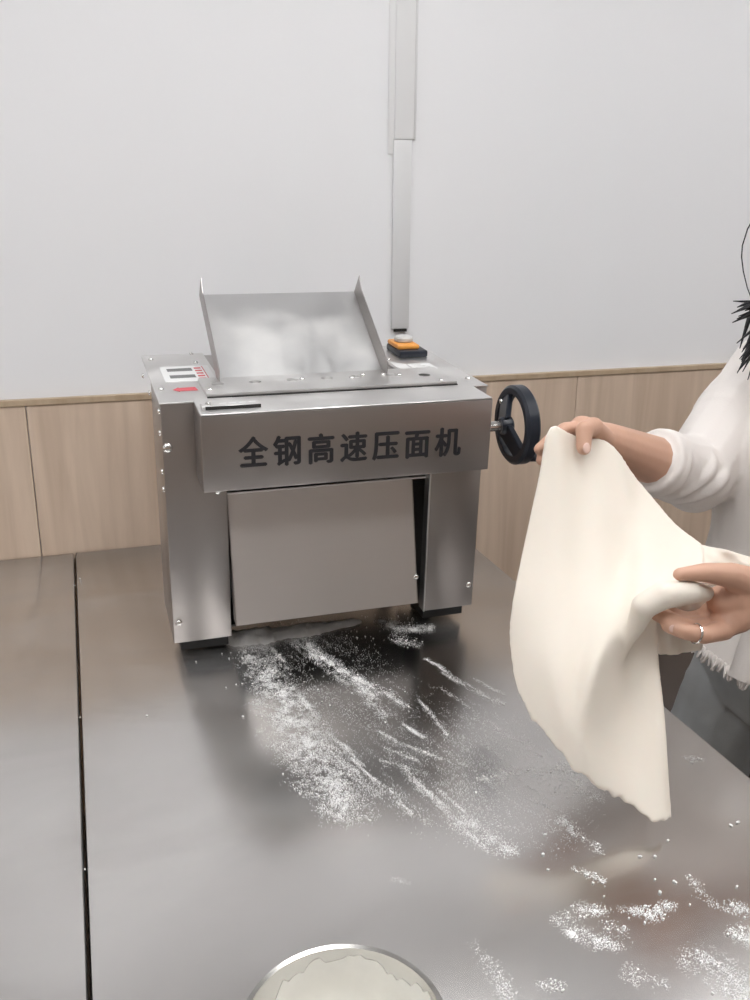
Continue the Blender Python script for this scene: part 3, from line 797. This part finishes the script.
# ------------------------------------------------------------------ the sheet of dough
def catmull(P, t):
    """P: (n, 3) control points, t: array in 0..n-1"""
    P = np.asarray(P, float); n = len(P)
    E = np.vstack([2 * P[0] - P[1], P, 2 * P[-1] - P[-2]])
    i = np.clip(np.floor(t).astype(int), 0, n - 2); f = (t - i)[:, None]
    p0, p1, p2, p3 = E[i], E[i + 1], E[i + 2], E[i + 3]
    return 0.5 * (2 * p1 + (p2 - p0) * f + (2 * p0 - 5 * p1 + 4 * p2 - p3) * f ** 2 + (3 * p1 - p0 - 3 * p2 + p3) * f ** 3)

def sheet(bm, cols, nu, nv, thick, ragged=0.0):
    a = np.stack([catmull(c, np.linspace(0, len(c) - 1, nv)) for c in cols], 0)
    g = np.stack([catmull(a[:, j], np.linspace(0, len(cols) - 1, nu)) for j in range(nv)], 1)
    if ragged:
        k = np.clip((np.arange(nv) - nv * 0.90) / (nv * 0.10), 0, 1)
        j = vnoise(np.stack([np.arange(nu) * 0.33, np.zeros(nu)], 1), 1.0, 5) + 0.5 * vnoise(np.stack([np.arange(nu) * 0.9, np.zeros(nu)], 1), 1.0, 6) - 0.75
        d = g[:, -1] - g[:, -4]
        d /= np.linalg.norm(d, axis=1)[:, None]
        g = g + d[:, None, :] * (j * ragged)[:, None, None] * k[None, :, None]
    du = np.gradient(g, axis=0); dv = np.gradient(g, axis=1)
    nr = np.cross(du, dv); nr /= np.linalg.norm(nr, axis=2)[:, :, None] + 1e-12
    uu, vv = np.meshgrid(np.linspace(0, 1, nu), np.linspace(0, 1, nv), indexing='ij')
    wob = (vnoise(np.stack([uu.ravel() * 5, vv.ravel() * 2.2], 1), 1.6, 9).reshape(nu, nv) - 0.5) * 0.007
    g = g + nr * wob[:, :, None]
    T = [[bm.verts.new(g[i, j] + nr[i, j] * thick / 2) for j in range(nv)] for i in range(nu)]
    Bt = [[bm.verts.new(g[i, j] - nr[i, j] * thick / 2) for j in range(nv)] for i in range(nu)]
    for i in range(nu - 1):
        for j in range(nv - 1):
            bm.faces.new((T[i][j], T[i + 1][j], T[i + 1][j + 1], T[i][j + 1]))
            bm.faces.new((Bt[i][j], Bt[i][j + 1], Bt[i + 1][j + 1], Bt[i + 1][j]))
    for i in range(nu - 1):
        for j in (0, nv - 1):
            bm.faces.new((T[i][j], Bt[i][j], Bt[i + 1][j], T[i + 1][j]))
    for j in range(nv - 1):
        for i in (0, nu - 1):
            bm.faces.new((T[i][j], T[i][j + 1], Bt[i][j + 1], Bt[i][j]))

bm = bmesh.new()
sheet(bm, DOUGH, 90, 110, 0.0065, ragged=0.012)
ROLL = [(0.2180, -0.500, 0.165), (0.2235, -0.506, 0.200), (0.2284, -0.514, 0.2265), (0.2300, -0.524, 0.2562), (0.2500, -0.528, 0.2680), (0.2916, -0.522, 0.2650), (0.3240, -0.508, 0.2540)]
add_chain(bm, ROLL, [0.004, 0.007, 0.011, 0.0150, 0.0165, 0.0145, 0.011])
sheet(bm, [[(0.272, -0.480, 0.240), (0.280, -0.476, 0.195), (0.2984, -0.472, 0.1560)], [(0.320, -0.474, 0.235), (0.325, -0.470, 0.19), (0.330, -0.469, 0.1545)], [(0.3672, -0.470, 0.2229), (0.3655, -0.469, 0.19), (0.3634, -0.468, 0.1550)]], 24, 24, 0.0065)
sheet(bm, [[(0.345, -0.416, 0.290), (0.338, -0.440, 0.270), (0.330, -0.460, 0.2501)], [(0.3690, -0.432, 0.284), (0.368, -0.454, 0.265), (0.365, -0.464, 0.240)], [(0.4151, -0.462, 0.2749), (0.415, -0.468, 0.258), (0.415, -0.470, 0.235)], [(0.4613, -0.465, 0.2572), (0.462, -0.469, 0.24), (0.4626, -0.470, 0.2245)]], 34, 20, 0.0065)
dough = remeshed(bm, 'dough_sheet', M['dough'], None, 0.0021, 9)
tag(dough, 'large limp sheet of pale dough held up in both hands', 'dough')

# ------------------------------------------------------------------ the person
person = empty('person', (0.68, -0.30, FZ))
tag(person, 'person in cream shirt with rolled sleeves and jeans stretching a dough sheet', 'person')
PW = Matrix.Translation((-0.68, 0.30, -FZ))          # world -> person space
def P_(o):
    o.parent = person
    o.data.transform(PW)
    return o
cF, sF = math.cos(math.radians(20)), math.sin(math.radians(20))
BK = Vector((cF, sF, 0)); RT = Vector((-sF, cF, 0))    # person's back and right-hand directions
CT = Vector((0.690, -0.31, 0))
def ring(z, a, b_, back=0.0, n=36, side=0.0):
    c = CT + BK * back + RT * side
    return [c + BK * (math.cos(2 * math.pi * k / n) * a) + RT * (math.sin(2 * math.pi * k / n) * b_) + Vector((0, 0, z)) for k in range(n)]
shR = CT + BK * 0.045 + RT * 0.150 + Vector((0, 0, 0.452)); shL = CT + BK * 0.030 - RT * 0.160 + Vector((0, 0, 0.450))
elR, wrR = Vector((0.510, -0.232, 0.301)), Vector((0.304, -0.300, 0.392))
elL, wrL = Vector((0.665, -0.585, 0.205)), Vector((0.400, -0.520, 0.248))
hipR, knR, anR = Vector((0.685, -0.225, 0.03)), Vector((0.570, -0.200, -0.33)), Vector((0.620, -0.165, -0.70))
hipL, knL, anL = Vector((0.700, -0.395, 0.03)), Vector((0.670, -0.410, -0.34)), Vector((0.740, -0.400, -0.70))
neck = CT + BK * 0.02 + Vector((0, 0, 0.53)); HC = CT - BK * 0.015 + Vector((0.015, 0, 0.685))

bm = bmesh.new()
add_loft(bm, [ring(-0.06, 0.09, 0.13), ring(0.10, 0.085, 0.125), ring(0.28, 0.095, 0.125), ring(0.42, 0.085, 0.14), ring(0.49, 0.055, 0.10), ring(0.515, 0.04, 0.05)])
add_chain(bm, [neck - Vector((0, 0, 0.05)), HC - Vector((0, 0, 0.05)) + BK * 0.01], [0.050, 0.046])
add_ellipsoid(bm, HC + Vector((0, 0, 0.02)), (0.088, 0.074, 0.098), Euler((0, 0, math.radians(20))).to_matrix())
add_ellipsoid(bm, HC - BK * 0.025 - Vector((0, 0, 0.045)), (0.062, 0.056, 0.065), Euler((0, 0, math.radians(20))).to_matrix())
add_chain(bm, [HC - BK * 0.080 + Vector((0, 0, 0.010)), HC - BK * 0.098 - Vector((0, 0, 0.022))], [0.007, 0.012])
for s in (-1, 1):
    add_ellipsoid(bm, HC + RT * 0.074 * s - Vector((0, 0, 0.005)), (0.018, 0.007, 0.028))
add_chain(bm, [shR, elR, elR.lerp(wrR, 0.35), wrR], [0.043, 0.042, 0.0405, 0.0245])
add_chain(bm, [shL, elL, elL.lerp(wrL, 0.35), wrL], [0.043, 0.040, 0.037, 0.0255])
add_chain(bm, [hipR, knR, anR], [0.075, 0.05, 0.036]); add_chain(bm, [hipL, knL, anL], [0.075, 0.05, 0.036])
for an in (anR, anL):
    add_chain(bm, [an - Vector((0, 0, 0.045)), an - BK * 0.12 - Vector((0, 0, 0.062))], [0.034, 0.026])
# right hand: fingers behind the sheet, thumb over its top edge
def finger(pts, r):
    add_chain(bm, [Vector(p) for p in pts], r, n=12)
add_chain(bm, [wrR, Vector((0.282, -0.304, 0.400)), Vector((0.262, -0.306, 0.412))], [0.024, 0.022, 0.018])
add_chain(bm, [wrR, Vector((0.272, -0.300, 0.388))], [0.023, 0.019])
add_chain(bm, [wrR, Vector((0.270, -0.298, 0.372))], [0.021, 0.017])
finger([(0.262, -0.308, 0.414), (0.232, -0.314, 0.416), (0.208, -0.322, 0.406), (0.1885, -0.3285, 0.3955)], [0.0100, 0.0092, 0.0085, 0.0074])
finger([(0.262, -0.302, 0.400), (0.226, -0.304, 0.396), (0.205, -0.318, 0.388), (0.192, -0.330, 0.381)], [0.0102, 0.0094, 0.0086, 0.0076])
finger([(0.264, -0.297, 0.384), (0.230, -0.300, 0.376), (0.208, -0.316, 0.368), (0.196, -0.334, 0.362)], [0.0096, 0.0088, 0.0080, 0.0072])
finger([(0.266, -0.294, 0.369), (0.240, -0.300, 0.358), (0.224, -0.318, 0.350), (0.215, -0.334, 0.346)], [0.0088, 0.0080, 0.0072, 0.0066])
finger([(0.292, -0.312, 0.398), (0.262, -0.333, 0.4215), (0.2375, -0.352, 0.4230), (0.2330, -0.362, 0.4020)], [0.0150, 0.0125, 0.0115, 0.0095])
# left hand: thumb above, fingers below the gathered dough
add_chain(bm, [wrL, Vector((0.372, -0.512, 0.243)), Vector((0.352, -0.506, 0.240))], [0.026, 0.024, 0.019])
add_chain(bm, [wrL, Vector((0.368, -0.516, 0.222)), Vector((0.346, -0.516, 0.210))], [0.025, 0.022, 0.016])
add_chain(bm, [wrL, Vector((0.372, -0.500, 0.228)), Vector((0.350, -0.490, 0.212))], [0.025, 0.021, 0.016])
finger([(0.380, -0.516, 0.262), (0.346, -0.522, 0.279), (0.306, -0.525, 0.2890), (0.2750, -0.5210, 0.2885)], [0.0215, 0.0160, 0.0115, 0.0078])
finger([(0.346, -0.522, 0.209), (0.3030, -0.541, 0.2170), (0.2760, -0.540, 0.2250), (0.2600, -0.531, 0.2300)], [0.0135, 0.0108, 0.0097, 0.0082])
finger([(0.347, -0.508, 0.205), (0.2990, -0.522, 0.2180), (0.2680, -0.524, 0.2330), (0.2540, -0.516, 0.2390)], [0.0130, 0.0108, 0.0097, 0.0082])
finger([(0.349, -0.495, 0.205), (0.305, -0.503, 0.212), (0.280, -0.503, 0.226), (0.270, -0.494, 0.234)], [0.0120, 0.0098, 0.0088, 0.0074])
finger([(0.352, -0.484, 0.208), (0.318, -0.487, 0.212), (0.298, -0.486, 0.222), (0.290, -0.480, 0.230)], [0.0105, 0.0088, 0.0078, 0.0068])
P_(remeshed(bm, 'body', M['skin'], None, 0.0025, 5))
# finger nails
def nail(c, nrm, d, w_, l_):
    bm = bmesh.new()
    nrm = Vector(nrm).normalized(); d = Vector(d).normalized(); s = nrm.cross(d).normalized(); d = s.cross(nrm)
    R = Matrix((s, d, nrm)).transposed()
    add_ellipsoid(bm, Vector(c), (w_, l_, 0.0012), R, 12)
    P_(finish(bm, 'fingernail', M['nail'], None, smooth=True))
M['nail'] = plain('nail', (0.72, 0.50, 0.42), 0.25)
nail((0.2610, -0.5390, 0.2300), (0.1, -1, 0.15), (-1, 0, 0.35), 0.0048, 0.0062)
nail((0.2320, -0.3705, 0.4040), (-0.1, -1, 0.3), (-0.1, -0.2, -1), 0.0052, 0.0070)
# ring on a finger of the left hand
bm = bmesh.new(); add_lathe(bm, [(0.0112, -0.0015), (0.0125, 0), (0.0112, 0.0015)], (0.292, -0.5408, 0.2205), Vector((0.027, -0.001, -0.008)), 20, False, False)
P_(finish(bm, 'finger_ring', M['screw'], None, smooth=True))
# face
for s in (-1, 1):
    bm = bmesh.new(); add_ellipsoid(bm, HC - BK * 0.078 + RT * 0.03 * s + Vector((0, 0, 0.014)), (0.012, 0.014, 0.009))
    P_(finish(bm, 'eye', M['eye'], None, smooth=True))
bm = bmesh.new(); add_ellipsoid(bm, HC - BK * 0.083 - Vector((0, 0, 0.055)), (0.008, 0.022, 0.007), Euler((0, 0, math.radians(20))).to_matrix())
P_(finish(bm, 'mouth', M['lip'], None, smooth=True))

# shirt
HEM = 0.032
hemring = ring(HEM, 0.160, 0.190, -0.016)
hemring = [p + Vector((0, 0, 0.11 * (p - CT).dot(RT))) for p in hemring]
bm = bmesh.new()
add_loft(bm, [hemring, ring(0.075, 0.150, 0.185, -0.012), ring(0.12, 0.140, 0.178, -0.006), ring(0.20, 0.130, 0.172), ring(0.28, 0.130, 0.174), ring(0.36, 0.130, 0.178), ring(0.42, 0.112, 0.178, 0.008), ring(0.470, 0.085, 0.165, 0.022), ring(0.505, 0.06, 0.10, 0.03), ring(0.53, 0.052, 0.062, 0.028)])
cuR = elR.lerp(wrR, 0.34); cuL = elL.lerp(wrL, 0.25)
add_chain(bm, [shR, shR.lerp(elR, 0.5), elR + Vector((0.004, 0.004, 0.006)), elR.lerp(wrR, 0.40)], [0.058, 0.066, 0.058, 0.0480])
add_chain(bm, [shL, shL.lerp(elL, 0.5), elL, elL.lerp(wrL, 0.2)], [0.060, 0.058, 0.052, 0.047])
# rolled cuffs and slack folds of cloth round the elbow
def torus(c, axis, R, r, n=26, m=8, sq=1.0):
    u, v, d = frame_of(axis)
    rings = []
    for k in range(n):
        a = 2 * math.pi * k / n
        e = u * math.cos(a) + v * math.sin(a)
        rings.append([bm.verts.new(Vector(c) + e * (R + r * math.cos(2 * math.pi * j / m)) + d * (r * sq * math.sin(2 * math.pi * j / m))) for j in range(m)])
    for k in range(n):
        a, b_ = rings[k], rings[(k + 1) % n]
        for j in range(m):
            bm.faces.new((a[j], b_[j], b_[(j + 1) % m], a[(j + 1) % m]))
axR = (wrR - elR).normalized(); axL = (wrL - elL).normalized()
for k, (f, R_, r_, tilt) in enumerate(((0.495, 0.0440, 0.0042, 0.04), (0.44, 0.0468, 0.0040, 0.06), (0.35, 0.0480, 0.0040, -0.45), (0.24, 0.0515, 0.0046, 0.75), (0.10, 0.0540, 0.0046, 1.1))):
    torus(elR.lerp(wrR, f), axR + Vector((0, 0.15 * tilt, tilt)), R_, r_, sq=1.9)
for f, R_, r_ in ((0.25, 0.043, 0.006), (0.2, 0.045, 0.006), (0.12, 0.048, 0.007)):
    torus(elL.lerp(wrL, f), axL, R_, r_, sq=1.5)
ud = (elR - shR).normalized()
for f, R_, r_, t_ in ((0.84, 0.0500, 0.0062, 0.55), (0.68, 0.0520, 0.0052, 0.7)):
    torus(shR.lerp(elR, f), ud + Vector((0.25, 0.1, t_)), R_, r_, sq=1.4)
def wrinkle(co, no):
    a = vnoise(np.stack([co[:, 0] * 1.0 + co[:, 1], co[:, 2] * 0.45 + co[:, 0] * 0.3, co[:, 1] - co[:, 0]], 1), 16, 31) - 0.5
    b2 = vnoise(co * [1, 1, 0.5], 42, 32) - 0.5
    return co + no * (a * 0.010 + b2 * 0.003)[:, None]
P_(remeshed(bm, 'shirt', M['shirt'], None, 0.0035, 3, wrinkle))
# button band down the front, with pearl buttons
bm = bmesh.new()
for z0 in np.arange(HEM, 0.44, 0.02):
    pass
def surf(z, a_, b_, back, ang, off):
    c = CT + BK * back
    return c + BK * (-math.cos(ang) * (a_ + off)) + RT * (math.sin(ang) * (b_ + off)) + Vector((0, 0, z))
zz = [HEM + 0.002, 0.12, 0.20, 0.28, 0.36, 0.42]; aa = [0.160, 0.140, 0.130, 0.130, 0.130, 0.112]; bb = [0.190, 0.178, 0.172, 0.174, 0.178, 0.178]; kk = [-0.016, -0.006, 0, 0, 0, 0.008]
band = []
for z in np.linspace(zz[0], zz[-1], 24):
    a_ = np.interp(z, zz, aa); b_ = np.interp(z, zz, bb); k_ = np.interp(z, zz, kk)
    row = [surf(z, a_, b_, k_, ang, off) for ang, off in ((0.11, 0.0), (0.11, 0.0085), (0.0, 0.0095), (-0.11, 0.0085), (-0.11, 0.0))]
    band.append([bm.verts.new(p) for p in row])
for r0_, r1_ in zip(band[:-1], band[1:]):
    for j in range(4):
        bm.faces.new((r0_[j], r0_[j + 1], r1_[j + 1], r1_[j]))
P_(finish(bm, 'button_band', M['shirt'], None, smooth=True))
for z in (0.12, 0.205, 0.29, 0.375):
    a_ = np.interp(z, zz, aa); b_ = np.interp(z, zz, bb); k_ = np.interp(z, zz, kk)
    bm = bmesh.new(); add_lathe(bm, [(0.0055, 0), (0.0058, 0.001), (0.005, 0.0024), (0.003, 0.0018)], surf(z, a_, b_, k_, 0, 0.0095), -BK, 16)
    P_(finish(bm, 'button', M['pearl'], None, smooth=True))
# frayed hem
bm = bmesh.new()
nf = 240
for k in range(nf):
    a = 2 * math.pi * (k + random.uniform(-.3, .3)) / nf
    c = CT + BK * -0.016
    e = BK * math.cos(a) * 0.161 + RT * math.sin(a) * 0.191
    p = c + e + Vector((0, 0, HEM + 0.008 + 0.11 * e.dot(RT))); out = e.normalized(); tang = Vector((0, 0, 1)).cross(out)
    L = random.uniform(0.012, 0.019)
    q = p + out * random.uniform(0.002, 0.009) - Vector((0, 0, L)) + tang * random.uniform(-0.006, 0.006)
    add_capsule(bm, p, random.uniform(0.0028, 0.0040), q, 0.0020, 6, 2)
P_(finish(bm, 'frayed_hem', M['shirt'], None, smooth=True))

# jeans
bm = bmesh.new()
add_loft(bm, [ring(-0.08, 0.100, 0.150, 0.0), ring(0.0, 0.125, 0.170, -0.004), ring(0.06, 0.125, 0.168), ring(0.11, 0.115, 0.16)])
add_chain(bm, [hipR, knR, anR], [0.092, 0.068, 0.058]); add_chain(bm, [hipL, knL, anL], [0.096, 0.070, 0.058])
def dwrinkle(co, no):
    b2 = vnoise(co * [1, 1, 0.7], 24, 41) - 0.5
    c2 = vnoise(co, 60, 42) - 0.5
    return co + no * (b2 * 0.010 + c2 * 0.003)[:, None]
P_(remeshed(bm, 'jeans', M['jeans'], None, 0.005, 4, dwrinkle))
for an in (anR, anL):
    bm = bmesh.new()
    add_chain(bm, [an - Vector((0, 0, 0.05)), an - BK * 0.07 - Vector((0, 0, 0.058)), an - BK * 0.15 - Vector((0, 0, 0.066))], [0.046, 0.040, 0.031])
    for v in bm.verts:
        v.co.z = max(v.co.z, FZ + 0.001)
    P_(remeshed(bm, 'shoe', M['shoe'], None, 0.006, 3))

# hair: a cap with long locks falling forward over the shoulder
bm = bmesh.new()
add_ellipsoid(bm, HC + BK * 0.014 + Vector((0, 0, 0.036)), (0.098, 0.086, 0.098), Euler((0, 0, math.radians(20))).to_matrix())
def lock(pts, r):
    P = catmull(np.array([tuple(p) for p in pts]), np.linspace(0, len(pts) - 1, 10))
    rr = np.interp(np.linspace(0, 1, 10), np.linspace(0, 1, len(r)), r)
    for i in range(9):
        add_capsule(bm, P[i], rr[i], P[i + 1], rr[i + 1], 7, 2)
side = HC + RT * 0.07
for k in range(46):
    a = random.uniform(-1, 1); b_ = random.random()
    top = side + BK * (0.03 * a) + Vector((0, 0, random.uniform(-0.02, 0.05)))
    mid = Vector((0.606, -0.262, 0.565)) + Vector((random.gauss(0, .016), random.gauss(0, .014), random.gauss(0, .010)))
    if k < 34:
        end = Vector((0.566, -0.250, 0.478)) + Vector((random.gauss(0, .012), random.gauss(0, .012), random.gauss(0, .018)))
        if k % 4 == 0: end = Vector((0.545, -0.252, 0.500)) + Vector((random.gauss(0, .006), random.gauss(0, .006), random.gauss(0, .006)))
    else:
        end = Vector((0.505, -0.280, 0.552)) + Vector((random.gauss(0, .006), random.gauss(0, .006), random.gauss(0, .008)))
    lock([top, top.lerp(mid, 0.6) - BK * 0.01 + RT * 0.01, mid, mid.lerp(end, 0.6) + Vector((0, 0, 0.004)), end], [0.009, 0.008, 0.006, 0.0035, 0.0007])
for k in range(40):
    a = random.uniform(-1, 1)
    top = HC + BK * 0.07 + RT * 0.07 * a + Vector((0, 0, 0.03))
    lock([top, top + BK * 0.035 - Vector((0, 0, 0.10)), top + BK * 0.035 - Vector((0, 0, 0.24)), top + BK * 0.02 + Vector((random.gauss(0, .01), random.gauss(0, .01), -0.33))], [0.013, 0.012, 0.009, 0.002])
lock([(0.60, -0.27, 0.70), (0.5400, -0.258, 0.690), (0.5176, -0.26, 0.6488), (0.5107, -0.27, 0.6203), (0.5182, -0.28, 0.5837), (0.535, -0.28, 0.56)], [0.0012, 0.0011, 0.0010, 0.0010, 0.0008, 0.0006])
P_(finish(bm, 'hair', M['hair'], None, smooth=True))
